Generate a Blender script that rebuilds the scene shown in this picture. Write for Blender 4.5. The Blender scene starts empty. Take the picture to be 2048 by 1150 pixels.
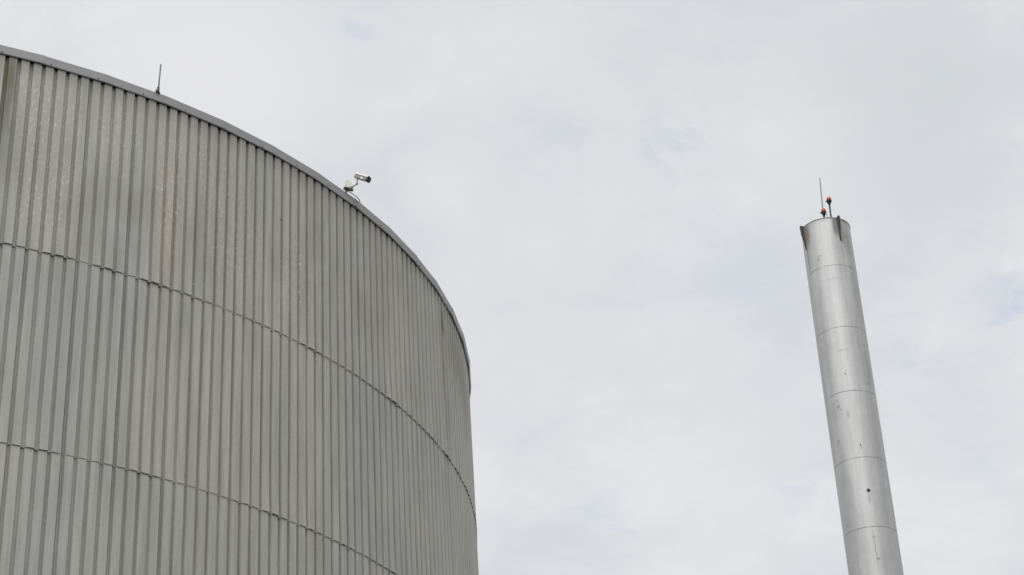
import bpy, bmesh, math, random
from mathutils import Vector, Matrix, noise
PI = math.pi
rnd = random.Random(7)
sc = bpy.context.scene
C = sc.collection

# ------------------------------------------------------------------ camera
cd = bpy.data.cameras.new('camera'); cam = bpy.data.objects.new('camera', cd); C.objects.link(cam)
Rv, Uv, Fv = Vector((0.9977654, 0.0348085, -0.057031)), Vector((0.0668144, -0.5198089, 0.8516657)), Vector((0.0, 0.8535731, 0.5209731))
Rv.normalize(); Fv.normalize(); Uv = Rv.cross(Fv)
m = Matrix((Rv, Uv, -Fv)).transposed().to_4x4(); m.translation = (0, 0, 1.6)
cam.matrix_world = m
cd.sensor_fit = 'HORIZONTAL'; cd.sensor_width = 36.0; cd.lens = 36.0 * 3726.91 / 2048.0
cd.clip_start = 0.1; cd.clip_end = 20000
sc.camera = cam

# ------------------------------------------------------------------ light
SUN_EL = math.radians(50); SUN_AZ = math.radians(195)      # azimuth from +Y clockwise: behind the viewer
sdir = Vector((math.sin(SUN_AZ) * math.cos(SUN_EL), math.cos(SUN_AZ) * math.cos(SUN_EL), math.sin(SUN_EL)))
sd = bpy.data.lights.new('sun', 'SUN'); so = bpy.data.objects.new('sun', sd); C.objects.link(so)
sd.energy = 0.9; sd.angle = math.radians(40); sd.color = (1.0, 0.965, 0.92)
so.rotation_euler = sdir.to_track_quat('Z', 'Y').to_euler()

sc.view_settings.view_transform = 'Standard'; sc.view_settings.look = 'None'
sc.view_settings.exposure = 0.0; sc.view_settings.gamma = 1.0; sc.view_settings.use_curve_mapping = False


class NB:
    """tiny node builder"""
    def __init__(s, tree): s.t = tree; s.n = tree.nodes; s.l = tree.links
    def put(s, inp, v):
        if isinstance(v, bpy.types.NodeSocket): s.l.new(v, inp)
        elif v is not None:
            if hasattr(inp.default_value, '__len__') and not hasattr(v, '__len__'): v = [v] * len(inp.default_value)
            if hasattr(inp.default_value, '__len__') and len(inp.default_value) == 4 and len(v) == 3: v = (*v, 1)
            inp.default_value = v
    def math(s, op, a, b=None, c=None, clamp=False):
        n = s.n.new('ShaderNodeMath'); n.operation = op; n.use_clamp = clamp
        for i, v in enumerate((a, b, c)):
            if v is not None: s.put(n.inputs[i], v)
        return n.outputs[0]
    def vec(s, op, a, b=None):
        n = s.n.new('ShaderNodeVectorMath'); n.operation = op
        s.put(n.inputs[0], a)
        if b is not None: s.put(n.inputs[1], b)
        return n.outputs['Value'] if op in ('LENGTH', 'DOT_PRODUCT', 'DISTANCE') else n.outputs[0]
    def comb(s, x, y, z=0.0):
        n = s.n.new('ShaderNodeCombineXYZ')
        for i, v in enumerate((x, y, z)): s.put(n.inputs[i], v)
        return n.outputs[0]
    def sep(s, v):
        n = s.n.new('ShaderNodeSeparateXYZ'); s.put(n.inputs[0], v); return n.outputs
    def noise(s, vec, scale=1.0, detail=4.0, rough=0.55, dist=0.0):
        n = s.n.new('ShaderNodeTexNoise'); s.put(n.inputs['Vector'], vec); n.inputs['Scale'].default_value = scale
        n.inputs['Detail'].default_value = detail; n.inputs['Roughness'].default_value = rough
        n.inputs['Distortion'].default_value = dist
        return n.outputs['Fac']
    def white(s, vec):
        n = s.n.new('ShaderNodeTexWhiteNoise'); n.noise_dimensions = '3D'; s.put(n.inputs['Vector'], vec); return n.outputs['Value']
    def ramp(s, v, lo, hi, a=0.0, b=1.0, smooth=True):
        n = s.n.new('ShaderNodeMapRange'); n.interpolation_type = 'SMOOTHSTEP' if smooth else 'LINEAR'; n.clamp = True
        for i, x in enumerate((v, lo, hi, a, b)): s.put(n.inputs[i], x)
        return n.outputs[0]
    def mix(s, f, a, b, mode='MIX'):
        n = s.n.new('ShaderNodeMix'); n.data_type = 'RGBA'; n.blend_type = mode
        s.put(n.inputs[0], f); s.put(n.inputs[6], a); s.put(n.inputs[7], b); return n.outputs[2]


# ------------------------------------------------------------------ sky (world)
w = bpy.data.worlds.new('World'); sc.world = w; w.use_nodes = True
b = NB(w.node_tree); w.node_tree.nodes.clear()
out = b.n.new('ShaderNodeOutputWorld'); bg = b.n.new('ShaderNodeBackground')
b.l.new(bg.outputs[0], out.inputs[0]); bg.inputs['Strength'].default_value = 0.1
sky = b.n.new('ShaderNodeTexSky'); sky.sky_type = 'NISHITA'; sky.sun_disc = False
sky.sun_elevation = SUN_EL; sky.sun_rotation = SUN_AZ; sky.air_density = 1.0; sky.dust_density = 2.0
D = b.n.new('ShaderNodeTexCoord').outputs['Generated']
D = b.vec('NORMALIZE', D)
x, y, z = b.sep(D)
hz = b.math('ADD', b.math('MAXIMUM', z, 0.0), 0.18)
P = b.comb(b.math('DIVIDE', x, hz), b.math('DIVIDE', y, hz), 0.0)     # cloud deck overhead
n1 = b.noise(P, 2.6, 6, 0.55, 0.4)
n2 = b.noise(b.vec('ADD', P, (7.3, 2.1, 0.0)), 7.0, 5, 0.55, 0.3)
n3 = b.noise(b.vec('ADD', P, (1.3, 9.1, 3.0)), 1.4, 3, 0.5, 0.2)
n4 = b.noise(b.vec('ADD', P, (3.7, 5.5, 1.0)), 17.0, 6, 0.6, 0.6)
n5 = b.noise(b.vec('ADD', P, (8.7, 1.5, 2.0)), 17.0, 6, 0.6, 0.6)
shade = b.math('ADD', b.math('MULTIPLY', n1, 0.45), b.math('ADD', b.math('MULTIPLY', n2, 0.37), b.math('MULTIPLY', n4, 0.18)))
shade = b.ramp(shade, 0.38, 0.62)
cloud = b.mix(shade, (7.05, 7.22, 7.55), (8.2, 8.22, 8.38))
# thin places where the blue behind shows, by direction
def look(px, py):
    return (Fv + Rv * ((px - 1024) / 3726.9) - Uv * ((py - 575) / 3726.9)).normalized()
q = lambda n_, k_: b.math('MULTIPLY', b.math('SUBTRACT', n_, 0.5), k_)
warp = b.comb(b.math('ADD', q(n4, 0.07), q(n2, 0.08)), q(n1, 0.06), b.math('ADD', q(n5, 0.07), q(n2, 0.07)))
DW = b.vec('ADD', D, warp)
def blob(px, py, rpx, amt):
    d = b.vec('DISTANCE', DW, tuple(look(px, py)))
    return b.math('MULTIPLY', b.ramp(d, rpx / 3726.9, 0.0), amt)
def total(lst):
    t = None
    for a in lst:
        s_ = blob(*a); t = s_ if t is None else b.math('ADD', t, s_)
    return t
thin = total([(700, 55, 60, .5), (1100, 310, 80, .6), (1335, 290, 75, .85), (1530, 570, 150, .25), (2010, 600, 110, .8), (1960, 900, 110, .3),
              (1620, 950, 80, .5), (1205, 1030, 80, .6), (1400, 520, 160, .2), (1780, 720, 120, .25)])
thin = b.math('MULTIPLY', thin, b.ramp(n5, 0.38, 0.62, 0.35, 1.25))
cloud = b.mix(b.math('MULTIPLY', thin, 1.3, clamp=True), cloud, (6.35, 6.85, 7.85))
dull = total([(1850, 170, 420, .8), (1150, 560, 330, .3), (1300, 140, 420, .3)])
cloud = b.mix(b.math('MULTIPLY', dull, 1.0, clamp=True), cloud, (6.75, 7.05, 7.2))
lite = total([(300, 40, 420, .9), (560, 170, 300, .5), (1380, 980, 380, .7), (860, 380, 160, .5), (1560, 330, 260, .3), (1850, 1000, 300, .55)])
cloud = b.mix(b.math('MULTIPLY', lite, 0.8, clamp=True), cloud, (8.6, 8.55, 8.65))
# the deck is brighter towards the hidden sun and darker towards the far horizon
sdot = b.vec('DOT_PRODUCT', D, tuple(sdir))
glow = b.ramp(sdot, 0.45, 1.0, 1.0, 2.3)
hor = b.ramp(z, -0.05, 0.33, 0.62, 1.0)
cloud = b.vec('MULTIPLY', cloud, b.comb(*[b.math('MULTIPLY', glow, hor)] * 3))
col = b.mix(0.93, sky.outputs[0], cloud)
b.l.new(col, bg.inputs['Color'])


# ------------------------------------------------------------------ helpers
def tag(o, label=None, cat=None, group=None, kind=None):
    for k, v in (('label', label), ('category', cat), ('group', group), ('kind', kind)):
        if v: o[k] = v
    return o
def empty(name, loc, rot=(0, 0, 0)):
    o = bpy.data.objects.new(name, None); C.objects.link(o); o.location = loc; o.rotation_euler = rot
    o.empty_display_size = 0.2
    return o
def obj(name, bm, mat, parent=None, smooth=False, recalc=True):
    if recalc: bmesh.ops.recalc_face_normals(bm, faces=bm.faces[:])
    me = bpy.data.meshes.new(name); bm.to_mesh(me); bm.free(); me.materials.append(mat)
    if smooth:
        for p in me.polygons: p.use_smooth = True
    o = bpy.data.objects.new(name, me); C.objects.link(o)
    if parent: o.parent = parent
    return o
def frame(d):
    d = d.normalized(); a = d.orthogonal().normalized() if abs(d.z) > 0.95 else d.cross(Vector((0, 0, 1))).normalized()
    return a, d.cross(a).normalized(), d
def tube(bm, pts, rad, seg=14, caps=True):
    """swept tube through pts; rad a number or one per point"""
    pts = [Vector(p) for p in pts]
    rad = [rad] * len(pts) if not hasattr(rad, '__len__') else rad
    rings = []; a0 = None
    for i, p in enumerate(pts):
        d = (pts[min(i + 1, len(pts) - 1)] - pts[max(i - 1, 0)])
        if d.length < 1e-9: d = pts[-1] - pts[0]
        d.normalize()
        if a0 is None: a0 = frame(d)[0]
        a = (a0 - d * a0.dot(d)).normalized(); a0 = a; c = d.cross(a)
        rings.append([bm.verts.new(p + (a * math.cos(2 * PI * k / seg) + c * math.sin(2 * PI * k / seg)) * rad[i]) for k in range(seg)])
    for r0, r1 in zip(rings, rings[1:]):
        for k in range(seg): bm.faces.new((r0[k], r0[(k + 1) % seg], r1[(k + 1) % seg], r1[k]))
    if caps:
        bm.faces.new(rings[0][::-1]); bm.faces.new(rings[-1])
    return rings
def lathe(bm, prof, org=(0, 0, 0), axis=(0, 0, 1), seg=24):
    """prof: (radius, height) pairs"""
    a, c, d = frame(Vector(axis)); org = Vector(org); rings = []
    for r, h in prof:
        rings.append([bm.verts.new(org + d * h + (a * math.cos(2 * PI * k / seg) + c * math.sin(2 * PI * k / seg)) * max(r, 1e-4)) for k in range(seg)])
    for r0, r1 in zip(rings, rings[1:]):
        for k in range(seg): bm.faces.new((r0[k], r0[(k + 1) % seg], r1[(k + 1) % seg], r1[k]))
    bm.faces.new(rings[0][::-1]); bm.faces.new(rings[-1])
def box(bm, M, sx, sy, sz, bev=0.0):
    r = bmesh.ops.create_cube(bm, size=1.0, matrix=M @ Matrix.Diagonal((sx, sy, sz, 1)))
    if bev:
        es = list({e for v in r['verts'] for e in v.link_edges})
        bmesh.ops.bevel(bm, geom=es, offset=bev, segments=2, affect='EDGES', profile=0.7)
def extrude_profile(bm, prof, M, length):
    """closed 2-D outline (y, z) extruded along local x from 0 to length"""
    r0 = [bm.verts.new(M @ Vector((0, a, c))) for a, c in prof]; r1 = [bm.verts.new(M @ Vector((length, a, c))) for a, c in prof]
    n = len(prof)
    for k in range(n): bm.faces.new((r0[k], r0[(k + 1) % n], r1[(k + 1) % n], r1[k]))
    bm.faces.new(r0[::-1]); bm.faces.new(r1)

def mat(name):
    m = bpy.data.materials.new(name); m.use_nodes = True; nb = NB(m.node_tree)
    return m, nb, m.node_tree.nodes['Principled BSDF']
def simple(name, col, rough=0.5, metal=0.0, var=0.12, scale=8.0, bump=0.0, spec=0.5):
    m, nb, p = mat(name)
    oc = nb.n.new('ShaderNodeTexCoord').outputs['Object']
    n = nb.noise(oc, scale, 5, 0.6)
    k = nb.ramp(n, 0.3, 0.7, 1 - var, 1 + var)
    nb.l.new(nb.vec('MULTIPLY', col, nb.comb(k, k, k)), p.inputs['Base Color'])
    nb.put(p.inputs['Roughness'], nb.ramp(n, 0.3, 0.7, max(rough - .08, .02), min(rough + .08, 1)))
    p.inputs['Metallic'].default_value = metal; p.inputs['Specular IOR Level'].default_value = spec
    if bump:
        bp = nb.n.new('ShaderNodeBump'); bp.inputs['Strength'].default_value = bump; bp.inputs['Distance'].default_value = 0.01
        nb.l.new(n, bp.inputs['Height']); nb.l.new(bp.outputs[0], p.inputs['Normal'])
    return m
def spot(nb, U, c, size, soft=0.35, warp=None, rot=0.0):
    """elliptical mark on a surface at uv position c (metres)"""
    v = nb.vec('SUBTRACT', U, (c[0], c[1], 0))
    if warp is not None: v = nb.vec('ADD', v, warp)
    if rot:
        x_, y_, _ = nb.sep(v); cr, sr = math.cos(rot), math.sin(rot)
        v = nb.comb(nb.math('ADD', nb.math('MULTIPLY', x_, cr), nb.math('MULTIPLY', y_, sr)), nb.math('SUBTRACT', nb.math('MULTIPLY', y_, cr), nb.math('MULTIPLY', x_, sr)))
    v = nb.vec('DIVIDE', v, (size[0], size[1], 1))
    return nb.ramp(nb.vec('LENGTH', v), 1 + soft, max(1 - soft, 0))

# ------------------------------------------------------------------ materials
TH0, DTH = -1.0648217, 2 * PI / 410
ZR, ZC1, ZC2 = 25.6, 21.212, 17.06

def cladding_material():
    m, nb, p = mat('weathered_galvanised_cladding')
    uv = nb.n.new('ShaderNodeUVMap').outputs[0]; u, v, _ = nb.sep(uv)       # u in ribs, v in metres
    um = nb.math('MULTIPLY', u, 0.252)
    U = nb.comb(um, v)
    # each sheet covers four ribs, each course has its own sheets
    sheet = nb.math('FLOOR', nb.math('DIVIDE', nb.math('SUBTRACT', u, 0.0), 4.0))
    course = nb.math('ADD', nb.math('GREATER_THAN', v, ZC1), nb.math('GREATER_THAN', v, ZC2))
    r1 = nb.white(nb.comb(sheet, course, 3.0)); r2 = nb.white(nb.comb(sheet, course, 9.0))
    rr = nb.white(nb.comb(nb.math('FLOOR', nb.math('ADD', u, 0.5)), course, 5.0))
    base = nb.mix(r1, (0.382, 0.385, 0.350), (0.418, 0.411, 0.370))
    base = nb.mix(nb.math('MULTIPLY', r2, 0.35), base, (0.44, 0.415, 0.36))
    base = nb.mix(nb.math('MULTIPLY', rr, 0.22), base, (0.35, 0.353, 0.328))
    # large soft tone changes and fine vertical run marks
    big = nb.noise(nb.comb(nb.math('MULTIPLY', um, 0.35), nb.math('MULTIPLY', v, 0.22), 2.0), 1.0, 3, 0.5)
    base = nb.mix(nb.ramp(big, 0.35, 0.68, 0.0, 0.42), base, (0.322, 0.328, 0.305))
    st = nb.noise(nb.comb(nb.math('MULTIPLY', um, 9.0), nb.math('MULTIPLY', v, 0.5), nb.math('MULTIPLY', sheet, 3.1)), 1.0, 5, 0.6)
    k = nb.ramp(st, 0.3, 0.72, 0.87, 1.09)
    base = nb.vec('MULTIPLY', base, nb.comb(k, k, k))
    # zinc mottle
    sp = nb.noise(nb.comb(nb.math('MULTIPLY', um, 22.0), nb.math('MULTIPLY', v, 16.0), 4.0), 1.0, 3, 0.7)
    k = nb.ramp(sp, 0.25, 0.75, 0.95, 1.05); base = nb.vec('MULTIPLY', base, nb.comb(k, k, k))
    # warm lichen/rust tint that follows some ribs, mainly in the top course
    topc = nb.ramp(v, ZC1 - 0.4, ZC1 + 0.5, 0.12, 1.0)
    wn = nb.noise(nb.comb(nb.math('MULTIPLY', um, 1.4), nb.math('MULTIPLY', v, 0.12), 11.0), 1.0, 4, 0.6)
    wf = nb.math('MULTIPLY', nb.ramp(wn, 0.47, 0.66), topc)
    base = nb.mix(nb.math('MULTIPLY', wf, 0.5), base, (0.43, 0.385, 0.315))
    bl = nb.noise(nb.comb(nb.math('MULTIPLY', um, 0.75), nb.math('MULTIPLY', v, 0.55), 31.0), 1.0, 4, 0.6)
    base = nb.mix(nb.math('MULTIPLY', nb.math('MULTIPLY', nb.ramp(bl, 0.46, 0.70), topc), 0.36), base, (0.285, 0.262, 0.225))
    # pale dry speckle patches
    fn = nb.noise(nb.comb(nb.math('MULTIPLY', um, 26.0), nb.math('MULTIPLY', v, 7.0), 1.0), 1.0, 4, 0.7)
    fine = nb.ramp(fn, 0.52, 0.68)
    pal = None
    for c, s in (((4.0 * .252, 22.9), (.62, 1.5)), ((3.0 * .252, 24.6), (.9, .8)), ((14.6 * .252, 23.6), (.42, 1.7)), ((20.6 * .252, 23.3), (.66, 1.6)), ((9.5 * .252, 24.4), (.5, 1.0)), ((27.5 * .252, 22.7), (.4, 1.2)), ((17.5 * .252, 24.6), (.3, .7))):
        q = spot(nb, U, c, s, 0.6); pal = q if pal is None else nb.math('MAXIMUM', pal, q)
    base = nb.mix(nb.math('MULTIPLY', nb.math('MULTIPLY', pal, fine), 0.62), base, (0.72, 0.66, 0.50))
    base = nb.mix(nb.math('MULTIPLY', pal, 0.12), base, (0.52, 0.47, 0.37))
    # rare scratches with bare bright metal
    sc_ = nb.noise(nb.comb(nb.math('MULTIPLY', um, 14.0), nb.math('MULTIPLY', v, 3.0), 21.0), 1.0, 2, 0.5)
    base = nb.mix(nb.ramp(sc_, 0.765, 0.80, 0.0, 0.6), base, (0.68, 0.68, 0.64))
    # dirt and rust runs of their own
    wp = nb.comb(nb.math('MULTIPLY', nb.math('SUBTRACT', nb.noise(nb.comb(nb.math('MULTIPLY', um, 4.0), nb.math('MULTIPLY', v, 1.2)), 1.0, 4, .6), 0.5), 0.35), 0.0)
    for c, s, colr, a in (((0.25 * .252, 24.8), (.17, 1.1), (0.115, 0.11, 0.085), .7), ((0.1 * .252, 25.2), (.13, .35), (0.15, 0.125, 0.05), .55), ((-0.6 * .252, 23.4), (.5, 1.2), (0.18, 0.18, 0.165), .5),
                          ((54.0 * .252, 25.0), (.10, .40), (0.12, 0.085, 0.045), .85), ((53.8 * .252, 23.6), (.085, .75), (0.13, 0.095, 0.05), .7), ((54.5 * .252, 22.4), (.2, .9), (0.24, 0.21, 0.17), .35),
                          ((58.5 * .252, 24.9), (.8, .8), (0.20, 0.185, 0.14), .45), ((63.0 * .252, 24.2), (.8, 1.1), (0.2, 0.19, 0.15), .45), ((39.0 * .252, 23.5), (.35, 1.5), (0.28, 0.24, 0.19), .25)):
        base = nb.mix(nb.math('MULTIPLY', spot(nb, U, c, s, 0.7, wp), a), base, colr)
    # darker towards the top below the coping, down to an uneven edge
    for ztop, ln, a in ((ZR, 0.55, .4),):
        dn = nb.noise(nb.comb(nb.math('MULTIPLY', um, 6.0), ztop, 0.0), 1.0, 3, 0.6)
        f = nb.ramp(v, nb.math('SUBTRACT', ztop, nb.math('MULTIPLY', dn, ln * 2)), ztop)
        base = nb.mix(nb.math('MULTIPLY', f, a), base, (0.19, 0.185, 0.15))
    nb.l.new(base, p.inputs['Base Color'])
    p.inputs['Metallic'].default_value = 0.12
    nb.put(p.inputs['Roughness'], nb.ramp(sp, 0.3, 0.7, 0.5, 0.62))
    p.inputs['Specular IOR Level'].default_value = 0.35
    bn = nb.noise(nb.comb(nb.math('MULTIPLY', um, 1.6), nb.math('MULTIPLY', v, 0.9), 7.0), 1.0, 4, 0.5)
    bp = nb.n.new('ShaderNodeBump'); bp.inputs['Strength'].default_value = 0.5; bp.inputs['Distance'].default_value = 0.02
    nb.l.new(bn, bp.inputs['Height']); nb.l.new(bp.outputs[0], p.inputs['Normal'])
    return m

CR = 0.838
def shell_material():
    m, nb, p = mat('aluminium_painted_steel')
    uv = nb.n.new('ShaderNodeUVMap').outputs[0]; u, v, _ = nb.sep(uv)       # u arc metres, v metres up
    base = (0.60, 0.60, 0.585)
    st = nb.noise(nb.comb(nb.math('MULTIPLY', u, 3.2), nb.math('MULTIPLY', v, 0.22), 1.0), 1.0, 5, 0.6)
    base = nb.mix(nb.ramp(st, 0.33, 0.7), (0.42, 0.42, 0.41), (0.505, 0.505, 0.49))
    mo = nb.noise(nb.comb(nb.math('MULTIPLY', u, 2.5), nb.math('MULTIPLY', v, 1.6), 5.0), 1.0, 5, 0.65)
    k = nb.ramp(mo, 0.3, 0.7, 0.93, 1.06); base = nb.vec('MULTIPLY', base, nb.comb(k, k, k))
    fi = nb.noise(nb.comb(nb.math('MULTIPLY', u, 18.0), nb.math('MULTIPLY', v, 10.0), 5.0), 1.0, 4, 0.7)
    k = nb.ramp(fi, 0.3, 0.7, 0.97, 1.03); base = nb.vec('MULTIPLY', base, nb.comb(k, k, k))
    A = lambda deg: math.radians(deg) * CR
    wn = nb.noise(nb.comb(u, v, 3.0), 14.0, 3, 0.6); wn2 = nb.noise(nb.comb(u, v, 8.0), 14.0, 3, 0.6)
    wp = nb.comb(nb.math('MULTIPLY', nb.math('SUBTRACT', wn, .5), 0.10), nb.math('MULTIPLY', nb.math('SUBTRACT', wn2, .5), 0.10))
    U = nb.comb(u, v)
    # soot and dirt along the weld lines, broken up
    for i in range(-1, 6):
        zs = 36.35 - 1.918 - 2.399 * i if i >= 0 else 36.225
        f = nb.math('MULTIPLY', nb.ramp(nb.math('ABSOLUTE', nb.math('SUBTRACT', v, zs)), 0.03, 0.008), nb.ramp(nb.noise(nb.comb(nb.math('MULTIPLY', u, 5.0), zs, 0), 1.0, 3, .7), 0.42, 0.6))
        base = nb.mix(nb.math('MULTIPLY', f, 0.42), base, (0.22, 0.21, 0.19))
    G, BR, DK = (0.17, 0.17, 0.155), (0.20, 0.135, 0.075), (0.06, 0.06, 0.055)
    for c, s, colr, a, so_, wv in (
            ((A(-76), 36.02), (.10, .42), G, .75, .4, 1), ((A(-66), 35.50), (.05, .16), BR, .9, .5, 1), ((A(-60), 35.8), (.05, .5), BR, .5, .6, 1), ((A(-68), 35.0), (.035, .6), (0.42, 0.37, 0.31), .6, .7, 1),
            ((A(-150), 35.95), (.09, .42), BR, .7, .5, 1), ((A(-158), 35.2), (.05, .6), G, .5, .7, 1), ((A(-143), 36.0), (.05, .5), G, .35, .6, 1),
            ((A(-93), 36.36), (.35, .07), G, .55, .5, 1), ((A(-120), 36.34), (.3, .045), G, .6, .5, 1), ((A(-52), 36.3), (.3, .05), G, .6, .5, 1),
            ((A(-48), 35.6), (.16, .6), G, .3, .6, 1), ((A(-52), 35.65), (.05, .07), DK, .35, .6, 1),
            ((A(-126), 34.80), (.03, .08), DK, .8, .3, 1), ((A(-121), 34.90), (.045, .02), DK, .8, .3, 1), ((A(-121), 34.70), (.04, .02), DK, .6, .3, 1),
            ((A(-103.9), 30.27), (.03, .035), DK, .9, .4, 0), ((A(-101), 31.15), (.16, .03), G, .5, .7, 1), ((A(-96), 33.9), (.3, .05), G, .2, .7, 1),
            ((A(-46), 31.40), (.16, .025), DK, .28, .5, 1), ((A(-62), 31.42), (.05, .18), G, .3, .8, 1), ((A(-42), 30.6), (.07, .7), G, .3, .6, 1), ((A(-52), 29.95), (.06, .03), DK, .5, .5, 1),
            ((A(-130), 29.15), (.05, .06), DK, .6, .5, 1), ((A(-124), 29.02), (.04, .03), DK, .5, .5, 1), ((A(-132), 29.4), (.07, .025), DK, .4, .5, 1), ((A(-110), 28.8), (.05, .12), G, .4, .6, 1),
            ((A(-93.2), 27.66), (.028, .05), DK, .95, .3, 1), ((A(-92), 27.56), (.014, .05), DK, .8, .4, 0), ((A(-143), 27.97), (.05, .05), G, .6, .6, 1),
            ((A(-91), 25.8), (.05, .15), G, .35, .6, 1), ((A(-94), 24.1), (.014, .7), DK, .38, .5, 1), ((A(-92), 24.5), (.09, .03), DK, .3, .5, 1), ((A(-90.8), 23.75), (.05, .04), DK, .6, .4, 1), ((A(-80), 23.6), (.1, .5), G, .25, .7, 1)):
        base = nb.mix(nb.math('MULTIPLY', spot(nb, U, c, s, so_, wp if wv else None), a * (0.7 if s[1] < 0.1 and c[1] < 35.2 else 1.0)), base, colr)
    nb.l.new(base, p.inputs['Base Color'])
    p.inputs['Metallic'].default_value = 0.6
    nb.put(p.inputs['Roughness'], nb.ramp(mo, 0.3, 0.7, 0.52, 0.60))
    bp = nb.n.new('ShaderNodeBump'); bp.inputs['Strength'].default_value = 0.12; bp.inputs['Distance'].default_value = 0.02
    bn = nb.noise(nb.comb(nb.math('MULTIPLY', u, 2.0), nb.math('MULTIPLY', v, 2.2), 9.0), 1.0, 3, 0.5)
    nb.l.new(bn, bp.inputs['Height']); nb.l.new(bp.outputs[0], p.inputs['Normal'])
    return m

M_CLAD = cladding_material()
M_SHELL = shell_material()
M_COPE = simple('grey_coping_metal', (0.33, 0.33, 0.322), 0.5, 0.1, 0.06, 1.5)
M_ROOF = simple('roof_sheet', (0.22, 0.22, 0.22), 0.7, 0.0, 0.15, 0.8)
M_DARKSTEEL = simple('dark_rusted_steel', (0.055, 0.052, 0.045), 0.75, 0.1, 0.4, 12)
M_BLACK = simple('black_plastic', (0.012, 0.012, 0.014), 0.45, 0.0, 0.2, 10)
M_ROD = simple('grey_antenna_rod', (0.17, 0.18, 0.19), 0.5, 0.2, 0.15, 4)
M_CREAM = simple('cream_painted_housing', (0.72, 0.70, 0.62), 0.42, 0.0, 0.06, 6)
M_CAMGREY = simple('grey_camera_body', (0.33, 0.325, 0.30), 0.5, 0.0, 0.15, 8)
M_MOSS = simple('mossy_bracket', (0.09, 0.085, 0.05), 0.8, 0.0, 0.4, 25)
M_CABLE = simple('grey_cable', (0.42, 0.41, 0.42), 0.5, 0.0, 0.1, 8)
M_LUGPLATE = simple('stained_shell_rim', (0.50, 0.50, 0.47), 0.5, 0.3, 0.2, 4)
M_GLASS, nb_, p_ = mat('dark_front_glass'); p_.inputs['Base Color'].default_value = (0.05, 0.055, 0.07, 1); p_.inputs['Roughness'].default_value = 0.08
M_RED, nb_, p_ = mat('red_lamp_lens')
p_.inputs['Base Color'].default_value = (0.62, 0.055, 0.035, 1); p_.inputs['Roughness'].default_value = 0.25
p_.inputs['Subsurface Weight'].default_value = 0.25; p_.inputs['Subsurface Radius'].default_value = (0.05, 0.02, 0.02)

# ------------------------------------------------------------------ ground
def ground_material():
    m, nb, p = mat('worn_concrete_yard')
    oc = nb.n.new('ShaderNodeTexCoord').outputs['Object']
    n = nb.noise(oc, 0.25, 6, 0.6); n2_ = nb.noise(oc, 6.0, 4, 0.6)
    c = nb.mix(nb.ramp(n, 0.35, 0.65), (0.13, 0.13, 0.122), (0.21, 0.205, 0.19))
    k = nb.ramp(n2_, 0.3, 0.7, 0.85, 1.12); nb.l.new(nb.vec('MULTIPLY', c, nb.comb(k, k, k)), p.inputs['Base Color'])
    p.inputs['Roughness'].default_value = 0.9
    return m
bm = bmesh.new()
bmesh.ops.create_grid(bm, x_segments=8, y_segments=8, size=6000)
tag(obj('ground', bm, ground_material()), kind='structure')

# ------------------------------------------------------------------ storage tank
TC = Vector((-17.7793, 43.5308, 0)); TR = 16.4567
N = 410
tank = empty('storage_tank', TC)
tag(tank, 'large round grey tank clad in vertical ribbed metal sheets under a plain coping', 'tank')

def ang(k):
    """angle of rib position k: even spacing, with the slightly uneven laying seen at the front"""
    t = (k - 17.5) / 18.0
    c = 0.0
    if abs(t) < 1.9:
        fade = 1.0 if abs(t) < 1.15 else max(0.0, (1.9 - abs(t)) / 0.75)
        c = 0.135 * (min(t * t, 1.4) - 0.42) * fade
    return TH0 + (k + c) * DTH
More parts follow.
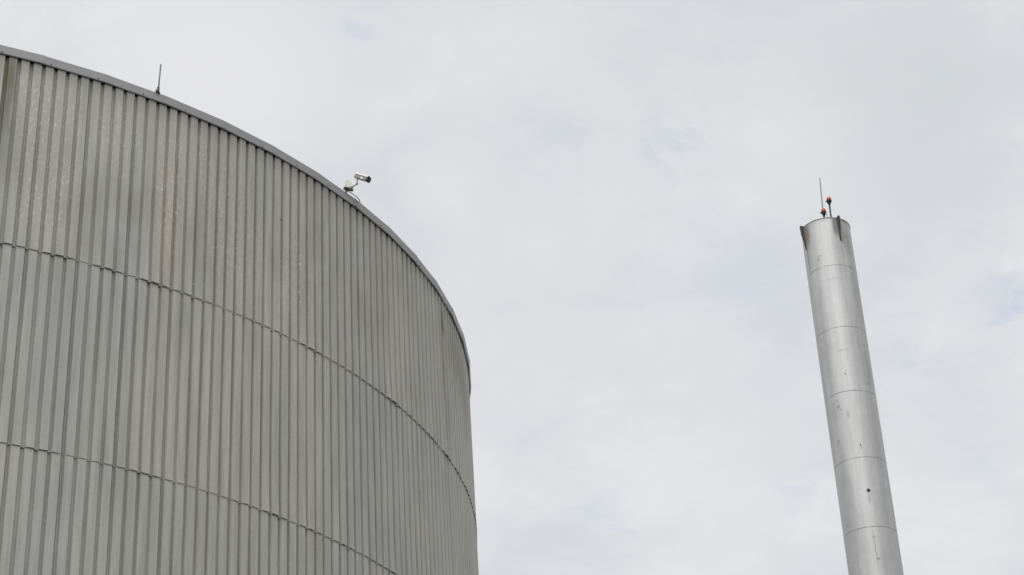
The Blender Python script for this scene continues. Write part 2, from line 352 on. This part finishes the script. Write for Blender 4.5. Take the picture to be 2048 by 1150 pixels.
# one rib period, centred on the recessed groove: (offset in ribs, depth)
DEPTH = 0.064
PROF = [(-0.172, 0.0), (-0.115, -DEPTH), (0.115, -DEPTH), (0.172, 0.0)]
gapr = random.Random(21)
def sheet_gaps(seed):
    g = random.Random(seed)
    return [(0.007 + 0.009 * g.random(), (0.004 + 0.026 * g.random()), g.random() < 0.6) for _ in range(N // 4 + 2)]
def course(z0, z1, seed, rows, lap=0.16):
    """one course of profiled sheets; its foot stands proud of the course below and gapes here and there"""
    bm = bmesh.new(); uvl = bm.loops.layers.uv.new('UVMap')
    gaps = sheet_gaps(seed); g = random.Random(seed + 5)
    cols = []
    for k in range(N):
        sheet = (k + 1) // 4; dw = g.uniform(-0.012, 0.012); dd = g.uniform(0.92, 1.08)
        base, amp, on = gaps[min(sheet, len(gaps) - 1)]
        jit = g.uniform(-0.003, 0.003)
        prof = [(du + math.copysign(dw, du), dep * dd) for du, dep in PROF]
        fl = prof[1][1]; lift = 0.016 if (k + 1) % 4 == 0 else 0.0015       # the sheets lap in every fourth groove
        prof[2:2] = [(-0.030, fl), (-0.022, fl + lift), (0.030, fl + lift), (0.036, fl)]
        for j, (du, dep) in enumerate(prof):
            kk = k + du + (g.uniform(-0.004, 0.004))
            ph = ((k + 1) % 4 + du) / 4.0                     # place across the sheet
            gape = base + (amp if on else 0.0) * max(0.0, math.sin(PI * min(max(ph * 1.35 - 0.3, 0), 1))) + jit
            cols.append((kk, dep, gape, sheet))
    zs = [z0 + (z1 + lap - z0) * (i / rows) for i in range(rows + 1)]
    zs[0] = z0
    zs.insert(1, z0 + 0.10)
    grid = []
    for kk, dep, gape, sheet in cols:
        th = ang(kk); col = []
        for i, z_ in enumerate(zs):
            t = (z_ - z0)
            out_ = gape * math.exp(-t / 0.55) + 0.004
            if z_ > z1: out_ -= 0.010
            wob = 0.006 * (noise.noise(Vector((kk * 0.23, z_ * 0.45, seed))))
            r = TR + dep + out_ + wob * min(1, t * 2)
            zz = z_
            if i == 0: zz += 0.012 * noise.noise(Vector((kk * 0.9, seed * 3.1, 0)))
            col.append((bm.verts.new((r * math.cos(th), r * math.sin(th), zz)), kk, zz))
        grid.append(col)
    nC = len(grid)
    for i in range(nC):
        a, c = grid[i], grid[(i + 1) % nC]
        for j in range(len(zs) - 1):
            f = bm.faces.new((a[j][0], c[j][0], c[j + 1][0], a[j + 1][0]))
            wrap = N if i == nC - 1 else 0
            for lp, (uu, vv) in zip(f.loops, ((a[j][1], a[j][2]), (c[j][1] + wrap, c[j][2]), (c[j + 1][1] + wrap, c[j + 1][2]), (a[j + 1][1], a[j + 1][2]))):
                lp[uvl].uv = (uu, vv)
    return obj('cladding_course', bm, M_CLAD, tank, recalc=False)
course(ZC1, ZR + 0.012, 3, 12, lap=0.0)
course(ZC2, ZC1, 11, 12)
course(12.908, ZC2, 29, 12)
course(8.756, 12.908, 37, 4)
course(4.604, 8.756, 41, 4)
course(0.30, 4.604, 43, 4)
# dark steel shell the cladding hangs on, plinth at the foot
bm = bmesh.new(); lathe(bm, [(TR - 0.22, 0.0), (TR - 0.22, ZR + 0.02)], seg=160); obj('inner_shell', bm, M_DARKSTEEL, tank)
bm = bmesh.new(); lathe(bm, [(TR + 0.12, 0.0), (TR + 0.12, 0.26), (TR - 0.05, 0.30)], seg=160)
obj('plinth', bm, simple('concrete_plinth', (0.28, 0.275, 0.26), 0.9, 0, .15, 2), tank)
bm = bmesh.new(); lathe(bm, [(TR - 0.02, ZR + 0.10), (TR * 0.5, ZR + 0.75), (0.3, ZR + 1.1)], seg=96); obj('roof', bm, M_ROOF, tank)

# coping: pressed lengths, each about eleven ribs long, sleeved one over the next
ZT = ZR + 0.207
SEGR = 10.95
nseg = 37
def coping(i):
    k0 = 24.56 - 24 * SEGR + i * SEGR; big = (i == 24 + 0)
    bm = bmesh.new()
    extra = 0.006 if i % 2 else 0.0
    prof = [(-0.55, ZT - 0.03), (-0.25, ZT + 0.0), (0.055 + extra, ZT + 0.002), (0.078 + extra, ZT - 0.012), (0.056 + extra, ZR + 0.022), (0.048 + extra, ZR + 0.012), (0.026 + extra, ZR + 0.013),
            (0.026 + extra, ZT - 0.03), (-0.25, ZT - 0.02), (-0.54, ZT - 0.04)]
    n = 12; rings = []
    k1 = k0 + SEGR + (0.25 if i % 2 else 0.0)
    k0b = k0 - (0.25 if i % 2 else 0.0)
    for s_ in range(n + 1):
        kk = k0b + (k1 - k0b) * s_ / n; th = ang(kk)
        # short pressed lengths bend less than the circle: flat through thirds
        t = (s_ / n * 2) % 1.0; flat = -0.018 * (1 - (2 * t - 1) ** 2)
        dz = 0.006 * noise.noise(Vector((kk * 0.2, i, 4.0)))
        rings.append([bm.verts.new(((TR + r + flat) * math.cos(th), (TR + r + flat) * math.sin(th), z_ + dz)) for r, z_ in prof])
    L = len(prof)
    for a, c in zip(rings, rings[1:]):
        for j in range(L): bm.faces.new((a[j], c[j], c[(j + 1) % L], a[(j + 1) % L]))
    bm.faces.new(rings[0][::-1]); bm.faces.new(rings[-1])
    return obj('coping', bm, M_COPE, tank)
nn = int(round(N / SEGR))
SEGR2 = SEGR
for i in range(nn):
    if i == nn - 1:
        SEGR = N - (nn - 1) * SEGR2          # closing length at the back
        # keep start of this last piece where the previous ended
        k_start = 24.56 - 24 * SEGR2 + i * SEGR2
        _s = SEGR
        def last():
            bm = bmesh.new(); rings = []
            prof = [(-0.55, ZT - 0.03), (0.085, ZT), (0.080, ZR), (0.060, ZR), (0.060, ZT - 0.03), (-0.54, ZT - 0.04)]
            for s_ in range(13):
                th = ang(k_start + _s * s_ / 12); rings.append([bm.verts.new(((TR + r) * math.cos(th), (TR + r) * math.sin(th), z_)) for r, z_ in prof])
            for a, c in zip(rings, rings[1:]):
                for j in range(6): bm.faces.new((a[j], c[j], c[(j + 1) % 6], a[(j + 1) % 6]))
            bm.faces.new(rings[0][::-1]); bm.faces.new(rings[-1])
            obj('coping', bm, M_COPE, tank)
        last()
    else:
        coping(i)
# fixing screws along the foot of the coping and on a few sheets
screw = None
def put_screw(k, rr, z_):
    global screw
    th = ang(k)
    if screw is None:
        bm = bmesh.new(); lathe(bm, [(0.020, -0.010), (0.020, 0.004), (0.010, 0.011)], (0, 0, 0), (1, 0, 0), 10)
        screw = o = obj('fixing_screw', bm, M_DARKSTEEL, tank)
    else:
        o = screw.copy(); C.objects.link(o); o.parent = tank
    o.location = ((TR + rr) * math.cos(th), (TR + rr) * math.sin(th), z_); o.rotation_euler = (0, 0, th)
    return o
for k in range(-2, 58, 4): put_screw(k + 1.5, 0.060, ZR + 0.045).scale = (.6, .6, .6)
for k, z_ in ((21.9, 25.02), (21.9, 23.8), (21.9, 22.7), (21.9, 21.75), (17.93, 24.95), (17.93, 23.88), (17.93, 22.8), (17.93, 21.7), (26.1, 24.1)):
    o = put_screw(k, 0.006 - (DEPTH if abs(k - round(k)) < 0.13 else 0), z_); o.scale = (1.4, 1.4, 1.4)

# ------------------------------------------------------------------ whip antenna on the tank edge
A0 = Vector((-7.105, 30.86, ZT - 0.01))
ant = empty('whip_antenna', A0); tag(ant, 'thin grey whip antenna clamped upright on the rim of the ribbed tank', 'antenna')
bm = bmesh.new(); tube(bm, [(0.004, 0, 0.09), (0.012, 0, 0.35), (0.026, 0, 0.72)], [0.014, 0.016, 0.018], 12); obj('rod', bm, M_ROD, ant, True)
bm = bmesh.new(); lathe(bm, [(0.020, 0.0), (0.020, 0.04), (0.026, 0.05), (0.026, 0.11), (0.015, 0.13)], seg=14); obj('ferrule', bm, M_BLACK, ant)
bm = bmesh.new(); box(bm, Matrix.Translation((-0.018, 0, 0.025)), 0.075, 0.05, 0.05, 0.008); box(bm, Matrix.Translation((-0.0, 0.03, 0.0)), 0.06, 0.10, 0.012, 0.003); obj('clamp', bm, M_BLACK, ant)

# ------------------------------------------------------------------ security camera on the tank edge
CB = Vector((-3.60, 35.03, ZT))
cctv = empty('security_camera', CB); tag(cctv, 'cream security camera on a bent arm bracket fixed to the edge of the ribbed tank', 'camera')
L = lambda x_, y_, z_: Vector((x_, y_, z_)) - CB
# mossy clamp feet
bm = bmesh.new()
box(bm, Matrix.Translation(L(-3.585, 35.0, 25.885)) @ Matrix.Rotation(0.5, 4, 'Z'), 0.20, 0.10, 0.035, 0.008)
box(bm, Matrix.Translation(L(-3.625, 35.0, 25.835)) @ Matrix.Rotation(0.5, 4, 'Z'), 0.035, 0.05, 0.09, 0.006)
lathe(bm, [(0.030, -0.05), (0.038, -0.03), (0.038, 0.03), (0.022, 0.05)], L(-3.515, 35.0, 25.855), (0.9, 0.3, -0.15), 14)
obj('clamp', bm, M_MOSS, cctv)
# junction box, a wedge standing on the clamp
Mx = Matrix.Translation(L(-3.565, 35.02, 25.99)) @ Matrix.Rotation(0.38, 4, 'Z')
bm = bmesh.new()
prof = [(-0.085, -0.095), (-0.085, 0.10), (-0.055, 0.13), (0.02, 0.075), (0.085, 0.01), (0.085, -0.095)]
vsA = [bm.verts.new(Mx @ Vector((a, -0.06, c))) for a, c in prof]; vsB = [bm.verts.new(Mx @ Vector((a, 0.06, c))) for a, c in prof]
for j in range(6): bm.faces.new((vsA[j], vsA[(j + 1) % 6], vsB[(j + 1) % 6], vsB[j]))
bm.faces.new(vsA[::-1]); bm.faces.new(vsB)
bmesh.ops.bevel(bm, geom=bm.edges[:], offset=0.008, segments=2, affect='EDGES')
obj('junction_box', bm, M_CREAM, cctv)
bm = bmesh.new()
tube(bm, [L(-3.53, 35.0, 25.915), L(-3.45, 34.98, 25.955), L(-3.385, 34.96, 25.985)], [0.036, 0.030, 0.020], 14); obj('arm', bm, M_CREAM, cctv, True)
bm = bmesh.new()
tube(bm, [L(-3.40, 34.96, 25.978), L(-3.372, 34.96, 25.985), L(-3.368, 34.955, 26.03), L(-3.372, 34.955, 26.11), L(-3.350, 34.96, 26.145)], [0.017, 0.019, 0.018, 0.018, 0.022], 12)
lathe(bm, [(0.026, -0.02), (0.026, 0.02)], L(-3.374, 34.955, 25.985), (0.3, 1, 0), 14)
lathe(bm, [(0.02, -0.035), (0.02, 0.035)], L(-3.360, 34.96, 26.135), (0.25, 1, 0), 12)
obj('elbow', bm, M_CAMGREY, cctv)
# housing: axis from rear to front
hA, hB = L(-3.392, 34.99, 26.222), L(-3.098, 34.85, 25.998)
ax = (hB - hA).normalized(); side = ax.cross(Vector((0, 0, 1))).normalized(); up = side.cross(ax).normalized()
MH = Matrix((ax, -side * 1.12, up * 1.12)).transposed().to_4x4(); MH.translation = hA; ln = (hB - hA).length
def rsq(w_, h_, r_, n=5):
    o = []
    for cx_, cy_, a0 in ((w_ - r_, h_ - r_, 0), (-w_ + r_, h_ - r_, 90), (-w_ + r_, -h_ + r_, 180), (w_ - r_, -h_ + r_, 270)):
        for j in range(n + 1):
            a = math.radians(a0 + 90 * j / n); o.append((cx_ + r_ * math.cos(a), cy_ + r_ * math.sin(a)))
    return o
bm = bmesh.new(); extrude_profile(bm, rsq(0.050, 0.052, 0.028), MH, ln - 0.03); obj('housing', bm, M_CAMGREY, cctv)
bm = bmesh.new()
shp = [(-0.066, 0.022), (-0.066, 0.040), (-0.055, 0.060), (-0.035, 0.068), (0.035, 0.068), (0.055, 0.060), (0.066, 0.040), (0.066, 0.022), (0.061, 0.022), (0.061, 0.038), (0.050, 0.056), (0.034, 0.063), (-0.034, 0.063), (-0.050, 0.056), (-0.061, 0.038), (-0.061, 0.022)]
MS = MH @ Matrix.Translation((0.0, 0, 0.0)); extrude_profile(bm, shp, MS, ln + 0.0); obj('sunshield', bm, M_CREAM, cctv)
bm = bmesh.new(); extrude_profile(bm, rsq(0.055, 0.056, 0.035), MH @ Matrix.Translation((ln - 0.015, 0, -0.003)), 0.036)
o = obj('front_bezel', bm, M_BLACK, cctv)
bm = bmesh.new(); lathe(bm, [(0.036, 0.0), (0.036, 0.006), (0.022, 0.010)], hB + ax * 0.02, ax, 20); obj('lens', bm, M_GLASS, cctv)
bm = bmesh.new(); box(bm, MH @ Matrix.Translation((ln * 0.58, -0.0515, -0.02)), 0.075, 0.004, 0.045, 0.001); obj('side_sticker', bm, M_CREAM, cctv)
# cable looping down along the coping
th_ = [math.radians(a) for a in (-31.0, -30.6, -30.2, -29.8, -29.55, -29.5)]
def rimp(deg, rr, z_):
    a = math.radians(deg); return Vector((TC.x + (TR + rr) * math.cos(a), TC.y + (TR + rr) * math.sin(a), z_)) - CB
bm = bmesh.new()
tube(bm, [L(-3.56, 35.0, 25.88), rimp(-30.9, 0.07, 25.86), rimp(-30.45, 0.10, 25.845), rimp(-29.9, 0.115, 25.835), rimp(-29.55, 0.12, 25.80), rimp(-29.42, 0.11, 25.74), rimp(-29.5, 0.105, 25.68), rimp(-29.75, 0.10, 25.63), rimp(-29.95, 0.095, 25.605)], 0.012, 8)
obj('cable', bm, M_CABLE, cctv, True)

# ------------------------------------------------------------------ chimney
HT = 36.3477
LXY = Vector((0.0209402, -0.0028152))
base = Vector((10.983686 - LXY.x * HT, 54.53929 - LXY.y * HT, 0))
axis = Vector((LXY.x, LXY.y, 1)).normalized()
chim = empty('chimney', base); chim.rotation_mode = 'QUATERNION'; chim.rotation_quaternion = Vector((0, 0, 1)).rotation_difference(axis)
tag(chim, 'tall silvery steel chimney of welded rings leaning slightly with dark lugs at its top', 'chimney')
def shell(z0, z1, top=False):
    bm = bmesh.new(); uvl = bm.loops.layers.uv.new('UVMap'); seg = 128
    rows = [(CR - 0.002, z0), (CR, z0 + 0.003), (CR, z0 + 0.02)] + [(CR, z0 + (z1 - z0) * t / 8) for t in range(1, 8)] + ([(CR, z1 - 0.014), (CR, z1 - 0.004)] if not top else [(CR, z1)])
    vs = []
    for r, z_ in rows:
        ring = []
        for k in range(seg + 1):
            a = -2 * PI + math.radians(90) + 2 * PI * k / seg       # uv seam at the back
            dr = 0.004 * noise.noise(Vector((math.cos(a) * 1.5, math.sin(a) * 1.5, z_ * 0.6))) if 0.1 < z_ - z0 < z1 - z0 - 0.1 else 0
            ring.append(((r + dr) * math.cos(a), (r + dr) * math.sin(a), z_, a))
        vs.append(ring)
    grid = [[bm.verts.new(p_[:3]) for p_ in ring[:-1]] for ring in vs]
    for j in range(len(vs) - 1):
        for k in range(seg):
            k2 = (k + 1) % seg
            f = bm.faces.new((grid[j][k], grid[j][k2], grid[j + 1][k2], grid[j + 1][k]))
            for lp, (jj, kk) in zip(f.loops, ((j, k), (j, k + 1), (j + 1, k + 1), (j + 1, k))):
                lp[uvl].uv = (vs[jj][kk][3] * CR, vs[jj][kk][2])
            f.smooth = True
    return obj('shell_section', bm, M_SHELL, chim, recalc=False)
zt = HT; first = True
z_ = HT - 1.918; edges_ = [HT, z_]
while z_ > 2.4: z_ -= 2.399; edges_.append(z_)
edges_.append(0.0)
for i in range(len(edges_) - 1): shell(edges_[i + 1], edges_[i], i == 0)
# rolled rim with a cap plate sunk in it
bm = bmesh.new(); tube(bm, [((CR + 0.004) * math.cos(2 * PI * k / 96), (CR + 0.004) * math.sin(2 * PI * k / 96), HT - 0.004) for k in range(97)], 0.014, 8, False); obj('rim', bm, M_LUGPLATE, chim, True)
bm = bmesh.new(); lathe(bm, [(CR - 0.012, HT - 0.06), (CR - 0.012, HT - 0.02), (CR * 0.5, HT + 0.03), (0.05, HT + 0.05)], seg=64); obj('cap_plate', bm, M_LUGPLATE, chim)
bm = bmesh.new(); lathe(bm, [(CR + 0.25, 0.0), (CR + 0.25, 0.05), (CR + 0.01, 0.05)], seg=64); obj('base_flange', bm, M_DARKSTEEL, chim)
# four tapering lifting lugs, rusted dark
for deg in (-67.6, -161.0, 22.0, 112.0):
    a = math.radians(deg); d = Vector((math.cos(a), math.sin(a), 0)); t = Vector((-d.y, d.x, 0)) * 0.023
    outl = [(CR - 0.01, -0.93), (CR + 0.018, -0.90), (CR + 0.055, -0.60), (CR + 0.125, -0.16), (CR + 0.135, 0.02), (CR + 0.09, 0.05), (CR - 0.02, 0.035)]
    hole = [(CR + 0.080 + 0.026 * math.cos(q * PI / 4), -0.07 + 0.034 * math.sin(q * PI / 4)) for q in range(8)]
    bm = bmesh.new()
    def ring_(pts, sgn): return [bm.verts.new(d * r + Vector((0, 0, HT + h)) + t * sgn) for r, h in pts]
    oA, oB, hA_, hB_ = ring_(outl, -1), ring_(outl, 1), ring_(hole, -1), ring_(hole, 1)
    for o_, h_ in ((oA, hA_), (oB, hB_)):
        es = [bm.edges.new((o_[j], o_[(j + 1) % len(o_)])) for j in range(len(o_))] + [bm.edges.new((h_[j], h_[(j + 1) % 8])) for j in range(8)]
        bmesh.ops.triangle_fill(bm, use_beauty=True, use_dissolve=False, edges=es)
    for j in range(len(outl)): bm.faces.new((oA[j], oA[(j + 1) % len(outl)], oB[(j + 1) % len(outl)], oB[j]))
    for j in range(8): bm.faces.new((hA_[j], hA_[(j + 1) % 8], hB_[(j + 1) % 8], hB_[j]))
    obj('lifting_lug', bm, M_DARKSTEEL, chim)
# round port; the darkness of its hole is put in as a black disc
a = math.radians(-90.4); d = Vector((math.cos(a), math.sin(a), 0))
bm = bmesh.new(); lathe(bm, [(0.060, -0.02), (0.060, 0.008), (0.048, 0.012)], d * CR + Vector((0, 0, 26.07)), d, 20); obj('port', bm, M_BLACK, chim)

# ------------------------------------------------------------------ lamps and antenna on the chimney
ZD = 36.37
def warning_light(x0, x1, y_, zb, s, label):
    root = empty('warning_light', (x0, y_, ZD)); tag(root, label, 'light', 'red warning lights on the chimney top')
    d = Vector((x1 - x0, 0, zb - ZD))
    bm = bmesh.new(); tube(bm, [(0, 0, 0), d], 0.030, 12); lathe(bm, [(0.07, 0), (0.07, 0.015), (0.035, 0.03)], seg=14); obj('pole', bm, M_BLACK, root, True)
    dn = d.normalized()
    bm = bmesh.new(); lathe(bm, [(0.034, -0.03), (0.050, 0.0), (0.085 * s, 0.075), (0.094 * s, 0.10), (0.094 * s, 0.145), (0.078 * s, 0.155)], d, dn, 20)
    tube(bm, [d + Vector((-0.07, 0, 0.10)), d + Vector((-0.125, 0, 0.115))], 0.018, 8)
    obj('lamp_base', bm, M_BLACK, root)
    bm = bmesh.new(); lathe(bm, [(0.074 * s, 0.150), (0.078 * s, 0.165), (0.077 * s, 0.215), (0.066 * s, 0.250), (0.040 * s, 0.272), (0.012, 0.280)], d, dn, 20); obj('lamp_lens', bm, M_RED, root, True)
    return root
warning_light(11.235, 11.280, 54.54, 37.445, 1.0, 'higher red warning light, on a tall black pole at the chimney top')
wl = warning_light(11.010, 11.028, 54.54, 36.985, 1.0, 'lower red warning light, on a short black stem beside the chimney antenna')
bm = bmesh.new(); b0 = Vector((11.010, 54.54, ZD)); tube(bm, [Vector((11.07, 54.50, 37.07)) - b0, Vector((11.13, 54.50, 36.97)) - b0, Vector((11.165, 54.50, 36.82)) - b0, Vector((11.17, 54.50, 36.38)) - b0], 0.014, 8)
obj('bracket', bm, M_CAMGREY, wl, True)
r0 = Vector((11.02, 54.75, ZD)); ra = empty('rod_antenna', r0); tag(ra, 'thin grey rod antenna rising from the chimney top behind the lower warning light', 'antenna')
bm = bmesh.new(); tube(bm, [Vector((11.02, 54.75, ZD)) - r0, Vector((11.06, 54.75, 37.4)) - r0, Vector((11.145, 54.75, 38.69)) - r0], [0.026, 0.023, 0.018], 10); obj('rod', bm, M_ROD, ra, True)
bm = bmesh.new(); lathe(bm, [(0.07, 0), (0.07, 0.02), (0.035, 0.04), (0.035, 0.12)], seg=14); obj('base', bm, M_BLACK, ra)
